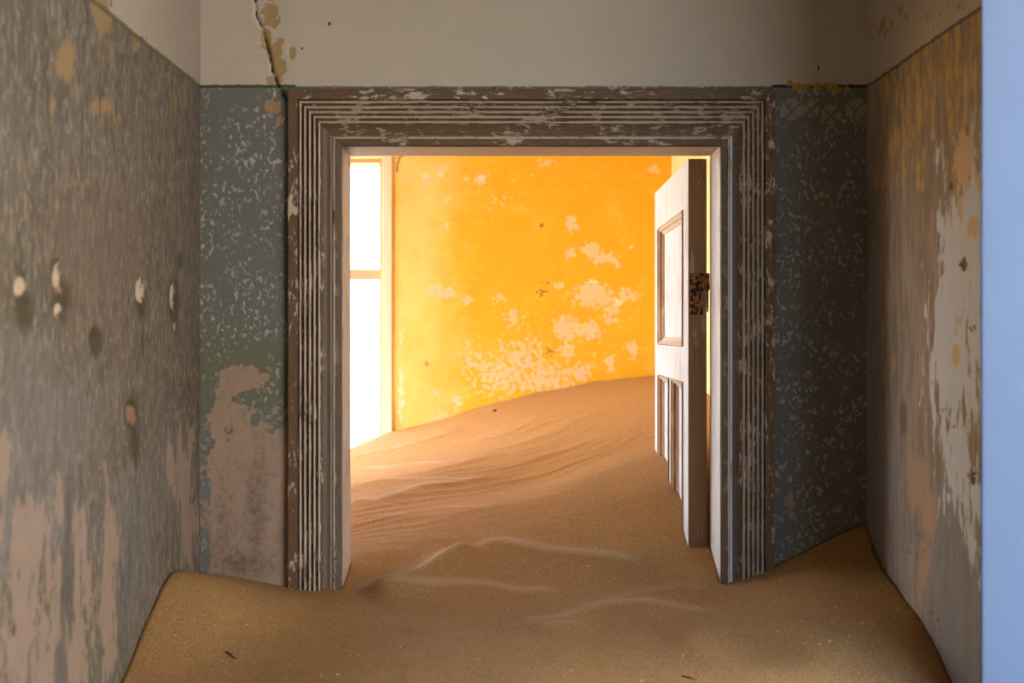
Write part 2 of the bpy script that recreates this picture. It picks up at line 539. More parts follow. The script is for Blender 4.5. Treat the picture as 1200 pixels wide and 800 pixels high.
def back_attrs(v, px, py):
    lower = smooth(455, 560, py)
    bare = np.where(px < 400, 1.0 * lower * smooth(236, 262, px) + .45 * lower, .10 * lower)
    bare = np.maximum(bare, np.where(px < 400, blobs(px, py, [(280, 443, 26, 18, .9), (308, 440, 12, 14, .8), (270, 490, 30, 26, .75), (300, 520, 26, 40, .75), (328, 510, 10, 50, .5),
                                                  (265, 560, 26, 60, .8), (305, 610, 40, 70, .85), (262, 470, 12, 20, .7)]), 0))
    bare = np.where((px < 400) & (px < 247), bare * .75, bare)
    bare = np.maximum(bare, blobs(px, py, [(925, 600, 7, 40, .6), (938, 560, 6, 25, .4)]))
    g = np.where(px < 400, np.exp(-((py - 445) / 55) ** 2) + .3 * np.exp(-((py - 330) / 70) ** 2), 0)
    dirt = blobs(px, py, [(300, 600, 16, 60, .6), (262, 620, 14, 60, .5), (240, 640, 12, 60, .6), (285, 660, 40, 22, .7), (300, 560, 20, 30, .5)])
    cd = seg_dist(px, py, CRACK) + (vnoise(px / 4, py / 4, 9) - .5) * 2
    crack = np.exp(-(cd / 1.5) ** 2)
    cd2 = seg_dist(px, py, [(1020, 80), (1022, 88), (957, 84), (959, 76)][0:2])
    sp = blobs(px, py, [(386, 28, 2.2, 2.2), (354, 57, 1.6, 1.6), (959, 80, 1.3, 4), (579, 104, 2, 3)])
    # stencilled border: rings and hearts between 104 and 150
    motif = np.zeros_like(px)
    for cx, cy, r in [(928, 128, 13), (974, 134, 12), (1003, 128, 13), (950, 128, 10)]:
        q = np.hypot(px - cx, (py - cy) * 1.0)
        motif = np.maximum(motif, np.where((q < r), .9, 0) * np.where(abs(abs(px - cx) - abs(py - cy - 2)) < 2.5, .3, 1))
    motif *= (px > 905) * smooth(106, 110, py) * (1 - smooth(146, 150, py))
    band = ((px > 905) & (py > 103) & (py < 150)) * .0
    oc = blobs(px, py, [(938, 102, 12, 5), (975, 103, 8, 5), (960, 100, 10, 4, .8), (955, 115, 6, 6, .5), (990, 104, 8, 3, .7), (925, 97, 4, 5, .7)])
    lg = ((px < 347)).astype(float)
    ld = ((px > 905)).astype(float)
    return dict(bare=bare, green=g, dirt=dirt, scar=blobs(px, py, SCAR), crack=crack, speck=sp, motif=motif + band, ochre=oc, lineg=lg, lined=ld)


us = lines(HL, .004, DL - .028, .007, DR + .028, .004, HR)
ws = lines(0.0, .1, .9, .006, 2.0, .004, DT + .026, .004, 2.5, .05, CEIL)
wb = grid_wall('wall_back', us, ws, lambda u, w, h: np.stack([u, YB0 - h, w], 1),
               lambda u, w: ~((u > DL - .026) & (u < DR + .026) & (w < DT + .024)), back_disp, back_attrs, M_BACK,
               [((HL - .3, YB0 + .012, 0), (DL - .026, YB1, CEIL)), ((DR + .026, YB0 + .012, 0), (HR + .3, YB1, CEIL)), ((DL - .026, YB0 + .012, DT + .026), (DR + .026, YB1, CEIL))])
tag(wb, 'end wall of the hall around the doorway, limewash above a grey-green painted dado', 'wall', 'structure')

HOLES = [(26, 337, 7, 13), (70, 325, 6, 16), (71, 364, 5, 9), (167, 341, 4.5, 15), (204, 346, 3.5, 16), (113, 396, 6, 10), (157, 482, 7, 14)]


def left_disp(v, px, py):
    h = (fbm(v[:, 1] * 5, v[:, 2] * 5, 5) - .5) * .008
    h -= .014 * blobs(px, py, HOLES) ** 1.5
    return h


def left_attrs(v, px, py):
    pale = blobs(px, py, [(26, 336, 6, 12), (69, 324, 5.5, 15), (71, 364, 5, 9, .8), (168, 340, 4, 14, .9), (204, 347, 2.8, 16, .9), (113, 386, 3, 7, .5), (204, 382, 2, 6, .7)])
    pink = blobs(px, py, [(158, 486, 5, 11), (165, 338, 5, 9, .6), (70, 340, 5, 9, .7)])
    olive = blobs(px, py, [(27, 362, 11, 28), (25, 330, 9, 20, .7), (72, 350, 11, 30, .9), (66, 312, 8, 14, .8), (113, 400, 9, 22, .9), (118, 436, 6, 24, .5), (156, 485, 10, 24, .9), (158, 520, 6, 28, .85),
                           (167, 358, 8, 22, .8), (168, 400, 2.6, 24, .7), (204, 355, 6, 34, .95), (210, 306, 6, 14, .7), (240, 500, 3, 90, .3)])
    bare = blobs(px, py, [(-5, 545, 14, 40, .9), (30, 640, 34, 60, .9), (62, 585, 12, 50, .6), (10, 740, 60, 90, .9), (60, 720, 18, 120, .65), (100, 700, 16, 110, .8), (128, 620, 10, 60, .85), (130, 720, 12, 90, .75),
                           (215, 560, 12, 50, .85), (203, 548, 9, 22, .8), (228, 510, 5, 25, .7), (222, 620, 10, 40, .7), (85, 640, 8, 40, .5), (45, 790, 60, 60, .7)])
    dark = blobs(px, py, [(80, 690, 12, 120, .65), (142, 690, 10, 90, .6), (70, 780, 14, 40, .7), (160, 640, 14, 60, .4), (90, 600, 20, 50, .4), (232, 640, 10, 40, .5), (112, 300, 120, 50, .2), (30, 40, 70, 110, .42)])
    oc = blobs(px, py, [(76, 75, 9, 30, .85), (62, 125, 7, 14, .6), (125, 126, 14, 14, .75), (137, 137, 7, 8, .7), (120, 15, 12, 34, .85), (112, 125, 7, 10, .6), (163, 52, 7, 12, .75), (185, 95, 26, 26, .38), (215, 115, 20, 30, .42), (120, 60, 30, 40, .35), (150, 85, 20, 20, .3), (0, 0, 2, 2, .1)])
    grey = blobs(px, py, [(10, 560, 50, 120), (60, 500, 70, 80, .8), (30, 440, 50, 70, .7), (60, 610, 60, 60, .9), (0, 120, 30, 140, .5), (190, 560, 30, 120, .5), (150, 640, 40, 120, .7), (215, 300, 22, 120, .4)])
    mauve = blobs(px, py, [(110, 290, 60, 70), (130, 380, 60, 50, .6), (170, 440, 60, 60, .5)])
    return dict(pale=pale, pink=pink, olive=olive, bare=bare, dark=dark, ochre=oc, grey=grey, mauve=mauve)


us = lines(-2.0, .3, 1.7, .006, YB0 + .006)
ws = lines(0.0, .1, .8, .006, 2.75, .1, CEIL)
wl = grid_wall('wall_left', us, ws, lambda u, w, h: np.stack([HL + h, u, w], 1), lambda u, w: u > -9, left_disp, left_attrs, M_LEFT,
               [((HL - .3, -2.3, 0), (HL - .016, YB0, CEIL))])
tag(wl, 'left hall wall of streaked grey-brown plaster with a row of gouged holes', 'wall', 'structure')


def right_disp(v, px, py):
    return (fbm(v[:, 1] * 5, v[:, 2] * 5, 8) - .5) * .008 * smooth(OY1, OY1 + .06, v[:, 1])


def right_attrs(v, px, py):
    top = smooth(240, 190, py) * smooth(1016, 1035, px)
    oc = np.maximum(.62 * top * (py < 230), blobs(px, py, [(1045, 170, 26, 60, .7), (1035, 215, 18, 12, .6), (1075, 215, 20, 12, .55), (1120, 60, 40, 60, .5), (1140, 130, 8, 60, .6), (1090, 110, 50, 50, .55)]))
    oc *= 1 - .55 * blobs(px, py, [(1105, 165, 18, 40), (1030, 150, 8, 30)])
    pale = blobs(px, py, [(1118, 330, 22, 90, .95), (1114, 420, 26, 90, .95), (1135, 270, 20, 60, .85), (1145, 330, 18, 170, .9), (1108, 260, 10, 44, .7), (1125, 530, 30, 80, .7), (1140, 610, 20, 80, .6), (1098, 190, 10, 40, .5)])
    tan = blobs(px, py, [(1129, 190, 12, 34, .95), (1140, 265, 8, 16, .85), (1125, 248, 5, 14, .7), (1119, 415, 5, 16, .75), (1122, 375, 5, 12, .6), (1145, 215, 8, 20, .6)])
    bg_ = blobs(px, py, [(1020, 500, 14, 260, .9), (1115, 640, 30, 90, 1.0), (1130, 740, 40, 100, 1.0), (1040, 560, 20, 100, .6), (1050, 640, 26, 60, .5), (1095, 180, 14, 50, .5)])
    bare = blobs(px, py, [(1072, 560, 14, 34, .8), (1088, 600, 14, 40, .6), (1050, 300, 26, 90, .35), (1085, 655, 10, 40, .6), (1060, 420, 30, 80, .35)])
    sp = blobs(px, py, [(1128, 310, 4, 9, .9), (1140, 560, 6, 9, .7), (1115, 218, 3, 5, .9), (1095, 450, 4, 4, .6), (1107, 480, 16, 4, .5), (1120, 500, 14, 4, .5), (1095, 730, 10, 40, .35), (1140, 385, 6, 6, .5), (1075, 640, 20, 30, .35), (1046, 440, 20, 60, .3)])
    ol = blobs(px, py, [(1059, 490, 4, 20), (1120, 388, 3, 8, .5)])
    uo = blobs(px, py, [(1035, 30, 10, 16, .55), (1060, 12, 16, 14, .5), (1095, 20, 14, 16, .45), (1120, 5, 20, 10, .5), (1045, 65, 12, 8, .4)])
    return dict(ochre=oc, pale=pale, tan=tan, bluegrey=bg_, bare=bare, speck=sp, olive=ol, upochre=uo)


us = lines(-2.0, .3, OY0, .3, OY1, .006, YB0 + .006)
ws = lines(0.0, .1, .8, .006, 2.72, .03, OZ1, .1, CEIL)
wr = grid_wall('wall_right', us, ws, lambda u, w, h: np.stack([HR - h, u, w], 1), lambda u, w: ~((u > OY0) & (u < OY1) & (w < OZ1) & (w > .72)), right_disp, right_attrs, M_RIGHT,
               [((HR + .008, -2.3, 0), (HR + .3, OY0, CEIL)), ((HR + .008, OY1 + .03, 0), (HR + .3, YB0, CEIL)), ((HR + .008, OY0, OZ1 + .03), (HR + .3, OY1, CEIL))])
tag(wr, 'right hall wall with ochre stains above flaking pale plaster', 'wall', 'structure')
# plastered lining of the side opening, its far cheek seen at the right edge of the frame
M_REV = paint_material('pale_blue_limewash', (0.145, 0.195, 0.28), (0.17, 0.225, 0.32), (0.14, 0.18, 0.25), .72, (1, 1, .4), .8, 14)
lin = empty('trim_2', (HR, OY1, 0))
tag(lin, 'pale bluish plastered cheek of the side opening at the right edge', 'opening', 'structure')


def wbox(name, a, b, m, par, bevel=0.0):
    o = par.location
    return box(name, tuple(a[i] - o[i] for i in range(3)), tuple(b[i] - o[i] for i in range(3)), m, par, bevel)


wbox('reveal', (HR + .002, OY1, 0), (HR + .3, OY1 + .03, OZ1 + .03), M_REV, lin, .004)
wbox('reveal', (HR + .002, OY0 - .03, 0), (HR + .3, OY0, OZ1 + .03), M_REV, lin, .004)
wbox('added_sill', (HR - .01, OY0, .6), (HR + .3, OY1, 1.03), M_REV, lin, .004)  # unseen, added to cut low light on the near sand
wbox('soffit', (HR + .002, OY0, OZ1), (HR + .3, OY1, OZ1 + .03), M_REV, lin, .004)
tag(box('wall_front', (HL - .3, -2.3, 0), (HR + .3, -2.0, CEIL), M_OUT), 'plain wall closing the hall behind the viewer', 'wall', 'structure')
tag(boxes('ceiling', [((HL - .3, -2.3, CEIL), (HR + .3, YB1, CEIL + .2)), ((RL - .35, YB1, CEIL), (HR + .3, YF + .35, CEIL + .2))], M_CEIL), 'limewashed ceiling over hall and far room, above the frame', 'ceiling', 'structure')
tag(boxes('floor', [((HL - .3, -2.3, -.1), (HR + .3, YB1, 0)), ((RL - .35, YB1, -.1), (HR + .3, YF + .35, 0))], M_FLOOR), 'floor lying buried beneath the drifted sand', 'floor', 'structure')

# ------------------------------------------------------------------ setting: far room
WX0, WX1, WZ0, WZ1 = -1.75, -0.572, 1.08, 2.455   # window in the far wall


def far_disp(v, px, py):
    return (fbm(v[:, 0] * 4, v[:, 2] * 4, 12) - .5) * .012


FL = [(670, 262, 9, 10, .8), (693, 292, 12, 9, .85), (705, 302, 14, 8, .8), (668, 297, 9, 6, .7), (722, 306, 6, 7, .7), (696, 345, 24, 15, .9), (735, 346, 14, 8, .75), (716, 362, 8, 20, .75), (664, 384, 16, 14, .9), (690, 387, 14, 11, .9),
      (742, 410, 8, 9, .85), (600, 372, 16, 12, .6), (584, 350, 8, 6, .7), (655, 335, 9, 6, .6), (612, 420, 34, 30, .62), (590, 440, 50, 26, .62), (640, 445, 40, 24, .66), (664, 408, 10, 14, .7), (680, 436, 16, 12, .75), (715, 426, 7, 12, .75), (560, 425, 30, 30, .5),
      (520, 344, 16, 7, .75), (510, 338, 8, 8, .7), (545, 350, 10, 6, .7), (584, 236, 16, 10, .5), (641, 190, 10, 6, .65), (768, 199, 8, 6, .8), (500, 210, 8, 8, .75), (516, 200, 9, 7, .7), (525, 229, 8, 7, .6), (562, 212, 9, 8, .7), (545, 210, 8, 8, .45), (524, 265, 6, 5, .7), (475, 207, 5, 6, .6), (512, 490, 10, 12, .6), (535, 470, 12, 10, .6), (510, 460, 6, 6, .6), (740, 288, 4, 4, .6)]


def far_attrs(v, px, py):
    fl = blobs(px, py, FL)
    fine = blobs(px, py, [(600, 420, 80, 60), (690, 400, 60, 60), (640, 200, 140, 26, .7), (560, 330, 60, 30, .5)])
    bl = .8 * smooth(600, 470, px) + .0 * py  # brightens towards the window: its glare is put into the wall colour
    white = blobs(px, py, [(499, 206, 5, 5, .8), (516, 204, 5, 4, .7), (696, 330, 6, 3, .8), (725, 354, 5, 4, 1), (563, 209, 4, 5, .7), (470, 460, 5, 60, .6), (470, 400, 4, 40, .5)])
    dark = blobs(px, py, [(635, 264, 2.5, 2.5, 1.0), (635, 343, 8, 5, .65), (645, 412, 9, 5, .6), (638, 332, 5, 5, .5), (500, 425, 5, 4, .5), (662, 321, 2, 2, .8)])
    cr = seg_dist(px, py, [(474, 181), (468, 184), (465, 201)])
    dark = np.maximum(dark, 1.2 * np.exp(-(cr / 1.2) ** 2))
    border = np.exp(-((py - 225) / 2.2) ** 2) * (.5 + .5 * np.sign(np.sin(px * .9))) + np.exp(-((py - 194) / 1.0) ** 2) * .8 + np.exp(-((py - 187) / 1.0) ** 2) * .6
    return dict(flake=fl, fine=fine, window_glare=bl, white=white, dark=dark, border=border * (px > 475))


us = lines(RL, .06, WX0, .05, WX1, .008, RR)
ws = lines(0.0, .2, WZ0, .008, WZ1, .008, 2.7, .1, CEIL)
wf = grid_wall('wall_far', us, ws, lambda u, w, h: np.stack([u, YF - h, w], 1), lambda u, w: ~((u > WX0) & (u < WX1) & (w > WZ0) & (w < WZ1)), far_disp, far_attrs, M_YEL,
               [((RL - .35, YF + .012, 0), (WX0, YF + .35, CEIL)), ((WX1, YF + .012, 0), (RR + .4, YF + .35, CEIL)), ((WX0, YF + .012, 0), (WX1, YF + .35, WZ0)), ((WX0, YF + .012, WZ1), (WX1, YF + .35, CEIL))])
tag(wf, 'sunlit yellow wall with flaking patches beyond the doorway', 'wall', 'structure')
M_YEL2 = yellow_material('yellow_side_plaster')
M_YEL3 = yellow_material('pale_yellow_side_plaster', .75)  # paler mix: flaked plaster with window light put into its colour
tag(box('wall_far_right', (RR, YB1, 0), (HR + .3, YF, CEIL), M_YEL3), 'yellow side wall behind the open door', 'wall', 'structure')
# left wall of the far room with two tall window openings (outside the frame)
LW = [(4.62, 5.42), (5.55, 6.35)]
LZ0, LZ1 = 1.05, 3.0
lb = [((RL - .35, YB1, 0), (RL, LW[0][0], CEIL)), ((RL - .35, LW[0][1], 0), (RL, LW[1][0], CEIL)), ((RL - .35, LW[1][1], 0), (RL, YF, CEIL))]
for a, b in LW:
    lb += [((RL - .35, a, 0), (RL, b, LZ0)), ((RL - .35, a, LZ1), (RL, b, CEIL))]
tag(boxes('wall_far_left', lb, M_YEL2), 'yellow side wall with two tall window openings, left of the frame', 'wall', 'structure')
tag(box('wall_far_front', (RL - .35, YB0, 0), (HL - .3, YB1, CEIL), M_YEL2), 'yellow wall continuing left of the doorway, outside the frame', 'wall', 'structure')
# ground outside, a ring around the building
bm = bmesh.new()
X0, X1, Y0, Y1, B, G = RL - .35, HR + .3, -2.3, YF + .35, 60, .9
for a, b in [((-B, -B, G - .2), (X0, B, G)), ((X1, -B, G - .2), (B, B, G)), ((X0, Y1, G - .2), (X1, B, G)), ((X0, -B, G - .2), (X1, Y0, G)), ((X0, Y0, G - .2), (HL - .3, YB0, G))]:
    add_box(bm, a, b)
tag(obj('ground', bm, M_GROUND), 'open desert sand outside the house, seen glaring through the window', 'ground', 'structure')

bm = bmesh.new()
add_box(bm, (6.2, -7, .7), (12, 9, 5.2))  # added out of view to bounce sunlight through the side opening
add_box(bm, (5.95, -7.3, 5.2), (12.3, 9.3, 5.45))
tag(obj('reflector_house', bm, M_REFLECTOR), 'unseen house added to reflect sunlight into the hall from the right', 'house', 'structure')

# ------------------------------------------------------------------ window in the far wall
wn_ = empty('window_1', ((WX0 + WX1) / 2, YF, WZ0))
tag(wn_, 'sun-bleached wooden window at the left, glaring white', 'window', 'structure')
fy0, fy1 = YF + .05, YF + .11
wbox('architrave', (WX1 - .002, YF - .009, WZ0 - .02), (WX1 + .040, YF + .01, WZ1 + .05), M_WIN, wn_, .003)
wbox('architrave', (WX0 - .040, YF - .009, WZ0 - .02), (WX0 + .002, YF + .01, WZ1 + .05), M_WIN, wn_, .003)
wbox('head_architrave', (WX0, YF - .009, WZ1 - .002), (WX1, YF + .01, WZ1 + .05), M_WIN, wn_, .003)
wbox('frame_stile', (WX1 - .022, fy0, WZ0), (WX1 + .004, fy1, WZ1), M_WINB, wn_, .003)
wbox('frame_stile', (WX0 - .004, fy0, WZ0), (WX0 + .022, fy1, WZ1), M_WINB, wn_, .003)
wbox('frame_head', (WX0 + .022, fy0, WZ1 - .02), (WX1 - .022, fy1, WZ1 + .004), M_WINB, wn_, .003)
wbox('frame_sill', (WX0 + .022, fy0, WZ0 - .004), (WX1 - .022, fy1, WZ0 + .025), M_WINB, wn_, .003)
wbox('transom', (WX0 + .022, fy0 + .005, 1.903), (WX1 - .022, fy1 - .005, 1.952), M_WINB, wn_, .004)
wbox('mullion', (-1.185, fy0 + .004, WZ0 + .025), (-1.135, fy1 - .004, WZ1 - .02), M_WINB, wn_, .004)

# ------------------------------------------------------------------ doorway casing
dc = empty('trim_1', ((DL + DR) / 2, YB0, 0))
tag(dc, 'wide fluted door casing in worn brown paint around the doorway', 'door frame', 'structure')
CW, CH = .124, .132
prof = [(0, -.004, 0, 0), (0, .021, 0, 0), (.002, .023, .3, 0), (.023, .023, 0, 0), (.0245, .017, 0, 0)]
for i in range(5):
    w0 = .0250 + i * .0110
    prof += [(w0, .016, 0, 0), (w0 + .0026, .0225, .9, 0), (w0 + .0044, .0240, 1, 0), (w0 + .0062, .0225, .9, 0), (w0 + .0088, .016, 0, 0)]
prof += [(.081, .0150, 0, 0), (.083, .0125, 0, .6), (.090, .0095, 0, 1), (.099, .0095, 0, 1), (.1035, .013, 0, .8), (.1055, .017, .8, .2), (.109, .018, .9, .2), (.1115, .015, 0, .6), (.123, .015, 0, 1), (.124, .0135, .2, .8), (.124, -.004, 0, .6)]


def casing_piece(name, side, z0=0.0):
    n = len(prof)
    V, A, Gy, S = [], [], [], []
    steps = 2 if side != 'head' else 2
    for e in range(steps):
        for w, h, rd, gy in prof:
            t = CW - w
            zt = DT + t * CH / CW
            if side == 'l': p = (DL - t, YB0 + .007 - h, z0 if e == 0 else zt)
            elif side == 'r': p = (DR + t, YB0 + .007 - h, z0 if e == 0 else zt)
            else: p = (DL - t if e == 0 else DR + t, YB0 + .007 - h, zt)
            V.append(tuple(p[i] - dc.location[i] for i in range(3)))
            A.append(rd)
            Gy.append(gy)
    fs = [(i, i + 1, n + i + 1, n + i) for i in range(n - 1)]
    me = bpy.data.meshes.new(name)
    me.from_pydata(V, [], fs)
    a = me.attributes.new('ridge', 'FLOAT', 'POINT')
    a.data.foreach_set('value', A)
    a = me.attributes.new('grey', 'FLOAT', 'POINT')
    a.data.foreach_set('value', Gy if side == 'l' else [g * .4 for g in Gy])
    a = me.attributes.new('smooth', 'FLOAT', 'POINT')
    a.data.foreach_set('value', [g * (1 if side != 'head' else .2) for g in Gy])
    bm = bmesh.new()
    bm.from_mesh(me)
    bmesh.ops.recalc_face_normals(bm, faces=bm.faces)
    if sum(f.normal.y for f in bm.faces) > 0:
        bmesh.ops.reverse_faces(bm, faces=bm.faces)
    bm.to_mesh(me)
    bm.free()
    return link_mesh(name, me, M_CASEH if side == 'head' else M_CASE, dc)


casing_piece('side_casing', 'l')
casing_piece('side_casing', 'r')
casing_piece('head_casing', 'head')
wbox('jamb', (DL - .026, YB0 - .006, 0), (DL, YB1 + .004, DT + .024), M_JAMB, dc, .003)
wbox('jamb', (DR, YB0 - .006, 0), (DR + .026, YB1 + .004, DT + .024), M_JAMB_LIT, dc, .003)
wbox('head_jamb', (DL, YB0 - .006, DT), (DR, YB1 + .004, DT + .024), M_JAMB, dc, .003)

# ------------------------------------------------------------------ open door
TH, LWID, ZT = .046, .86, 2.092
door = empty('door_1', (.443, 3.527, 0.0), math.radians(-.4))
tag(door, 'weathered white panelled door standing open, half buried in sand', 'door', 'structure')
B0, B1, B2, B3, B4, B5 = 0, .105, .375, .445, .755, LWID
Z_L0, Z_L1, Z_U0, Z_U1 = .26, 1.535, 1.625, 1.975


def dbox(name, a, b, m, bevel=.002): return box(name, a, b, m, door, bevel)


def two_tone(o):               # the edges of the boards that face the hall carry bare brown wood
    o.data.materials.append(M_DOORB)
    for p in o.data.polygons:
        if p.normal.y < -.7: p.material_index = 1
    return o


two_tone(dbox('stile', (0, B0, .01), (TH, B1, ZT), M_DOOR))
dbox('stile', (0, B4, .01), (TH, B5, ZT), M_DOOR)
dbox('rail', (0.0005, B1, Z_U1), (TH - .0005, B4, ZT), M_DOOR)
dbox('rail', (0.0005, B1, Z_L1), (TH - .0005, B4, Z_U0), M_DOOR)
dbox('rail', (0.0005, B1, .01), (TH - .0005, B4, Z_L0), M_DOOR)
dbox('muntin', (0.0005, B2, Z_L0), (TH - .0005, B3, Z_L1), M_DOOR)
MP = [(0, -.0002), (.002, -.004), (.007, .001), (.011, .003), (.013, .009), (.020, .013), (.023, .0165)]


def panel(y0, y1, z0, z1):
    o = dbox('panel', (.0165, y0 + .001, z0 + .001), (TH - .0165, y1 - .001, z1 - .001), M_DOOR, .001)
    bm = bmesh.new()
    loops = []
    for sgn in (0, 1):
        loops = []
        for w, dpt in MP:
            x = dpt if sgn == 0 else TH - dpt
            loops.append([bm.verts.new((x, y, z)) for y, z in ((y0 + w, z0 + w), (y1 - w, z0 + w), (y1 - w, z1 - w), (y0 + w, z1 - w))])
        for a, b in zip(loops[:-1], loops[1:]):
            for i in range(4):
                f = (a[i], a[(i + 1) % 4], b[(i + 1) % 4], b[i])
                bm.faces.new(f if sgn else f[::-1])
    me = bpy.data.meshes.new('moulding')
    bm.normal_update()
    bm.to_mesh(me)
    bm.free()
    mo = link_mesh('moulding', me, M_MOULD, door)
    mo.data.materials.append(M_DOORB)
    for p in mo.data.polygons:
        if p.normal.y < -.3 or (abs(p.normal.y) > .5 and p.normal.y < 0): p.material_index = 1  # sides turned to the hall get the browner colour
    mo['label'] = 'worn moulding around a door panel, browner on sides facing the hall'


panel(B1, B2, Z_L0, Z_L1)
panel(B3, B4, Z_L0, Z_L1)
panel(B1, B4, Z_U0, Z_U1)
# rusty hinge on the edge towards the hall, knuckle in the gap
bm = bmesh.new()
add_box(bm, (.004, -.003, 1.705), (.036, .0005, 1.808))
add_box(bm, (.036, -.004, 1.766), (.047, .002, 1.808))
bmesh.ops.bevel(bm, geom=list(bm.edges), offset=.001, segments=1, affect='EDGES')
hg = obj('hinge', bm, M_RUST, door)
hg['label'] = 'rusty iron hinge plate on the door edge'
bm = bmesh.new()
tube(bm, [(.0485, .0, 1.712), (.0485, .0, 1.764), (.0485, 0, 1.768), (.0485, 0, 1.808)], [.0022, .0028, .0052, .0048], 10)
obj('knuckle', bm, M_RUST, hg)
for zz in (1.72, 1.757, 1.794):
    bm = bmesh.new()
    tube(bm, [(.016 + .006 * (zz == 1.757), -.0025, zz), (.016 + .006 * (zz == 1.757), -.0052, zz)], [.0045, .003], 8)
    obj('screw', bm, M_RUST, hg)
bm = bmesh.new()
tube(bm, [(.008, .003, 1.275), (.008, -.003, 1.275)], [.004, .003], 8)
obj('nail', bm, M_RUST, door)
bm = bmesh.new()
add_box(bm, (.014, -.0015, 1.565), (.024, .002, 1.63))
bmesh.ops.bevel(bm, geom=list(bm.edges), offset=.001, segments=1, affect='EDGES')
kp = obj('keep_plate', bm, plain('dull_grey_metal', (.30, .24, .18), .5, 60), door)

# ------------------------------------------------------------------ sand
def P(px, py, d): return ((px - VX) * d / F, d, EYE - (py - VY) * d / F)


def PW(px, py, X): return P(px, py, X * F / (px - VX))


ctrl = [P(237, 672, 3.32), P(290, 680, 3.32), P(340, 690, 3.32), P(400, 694, 3.32), P(850, 686, 3.32), P(907, 665, 3.32), P(960, 640, 3.325), P(1010, 613, 3.33)]
ctrl += [PW(200, 672, HL), PW(172, 725, HL), PW(140, 800, HL), PW(1025, 645, HR), PW(1065, 705, HR), PW(1100, 765, HR), PW(1115, 800, HR)]
ctrl += [P(400, 800, 2.55), P(620, 800, 2.52), P(800, 800, 2.58), P(620, 745, 2.86), P(620, 700, 3.28), P(300, 740, 2.9), P(480, 735, 2.95), P(860, 740, 2.88), P(960, 740, 2.85)]
ctrl += [(-.72, 1.9, .92), (0, 1.9, .97), (.83, 1.9, .90), (-.72, .5, .80), (0, .5, .80), (.83, .5, .80), (1.2, 1.8, .88), (1.2, 1.1, .85), (1.1, 2.5, .92)]
ctrl += [P(411, 662, 3.51), P(832, 640, 3.51), P(520, 660, 3.52), P(620, 655, 3.52), P(720, 648, 3.52)]
ctrl += [P(807, 640, 3.53), P(787, 569, 3.93), P(769, 526, 4.385), P(828, 460, 5.29), (.733, 3.6, 1.17), (.733, 4.4, 1.33)]
ctrl += [P(411, 524, 6.45), P(440, 512, 6.45), P(500, 497, 6.45), P(560, 478, 6.45), P(600, 467, 6.45), P(640, 459, 6.45), P(700, 447, 6.45), P(767, 440, 6.45)]
ctrl += [P(640, 560, 4.5), P(500, 560, 4.75), P(700, 500, 5.2), P(420, 560, 5.35)]
ctrl += [(-2.5, 3.6, .95), (-2.5, 5, 1.0), (-2.5, 6.45, 1.08), (-1.4, 6.45, 1.11), (-1.4, 4.6, 1.04), (-1.0, 3.6, 1.04)]
C = np.array(ctrl)
C = np.vstack([C[:, :]])


def tps(r2): return .5 * r2 * np.log(r2 + 1e-9)


def solve(C):
    n = len(C)
    d2 = (C[:, None, 0] - C[None, :, 0]) ** 2 + (C[:, None, 1] - C[None, :, 1]) ** 2
    K = tps(d2) + np.eye(n) * .0015
    Pm = np.hstack([np.ones((n, 1)), C[:, :2]])
    A = np.block([[K, Pm], [Pm.T, np.zeros((3, 3))]])
    return np.linalg.solve(A, np.concatenate([C[:, 2], np.zeros(3)]))


COEF = solve(C)


def base(x, y):
    x, y = np.asarray(x, float), np.asarray(y, float)
    z = COEF[-3] + COEF[-2] * x + COEF[-1] * y
    for i in range(len(C)):
        z = z + COEF[i] * tps((x - C[i, 0]) ** 2 + (y - C[i, 1]) ** 2)
    return z


def hit(px, py, fn=None):       # first point of the sand along the sight line through a pixel
    fn = fn or base
    d = np.linspace(2.2, 6.45, 1700)
    X = (px - VX) * d / F
    Z = EYE - (py - VY) * d / F
    k = np.nonzero(Z <= fn(X, d))[0]
    i = k[0] if len(k) else -1
    return float(X[i]), float(d[i])


# low wind-blown ridges: crest line, height, width towards viewer, width away
RIDGES = [([(418, 697), (455, 693), (490, 683), (515, 668), (535, 652), (552, 643)], .034, .13, .05),
          ([(552, 643), (590, 640), (640, 650), (700, 657), (760, 662)], .018, .10, .07),
          ([(430, 699), (500, 697), (560, 692), (610, 700), (660, 697)], .014, .08, .06),
          ([(413, 588), (440, 590), (470, 580), (500, 572), (540, 569)], .012, .10, .07),
          ([(413, 570), (450, 566), (490, 563), (540, 566), (600, 560)], .013, .09, .08),
          ([(413, 550), (470, 548), (520, 543), (580, 533)], .010, .10, .10),
          ([(413, 535), (440, 532), (490, 520), (540, 505)], .010, .10, .10),
          ([(413, 609), (460, 605), (520, 596), (580, 597)], .008, .08, .06),
          ([(600, 735), (650, 732), (700, 715), (760, 712), (850, 722)], .016, .09, .10),
          ([(700, 718), (740, 700), (800, 690), (840, 692)], .006, .06, .05),
          ([(580, 735), (640, 738), (690, 735)], .005, .04, .04)]
RW = []
for pts, a, w0, w1 in RIDGES:
    RW.append(([hit(*p) for p in pts], a, w0, w1))


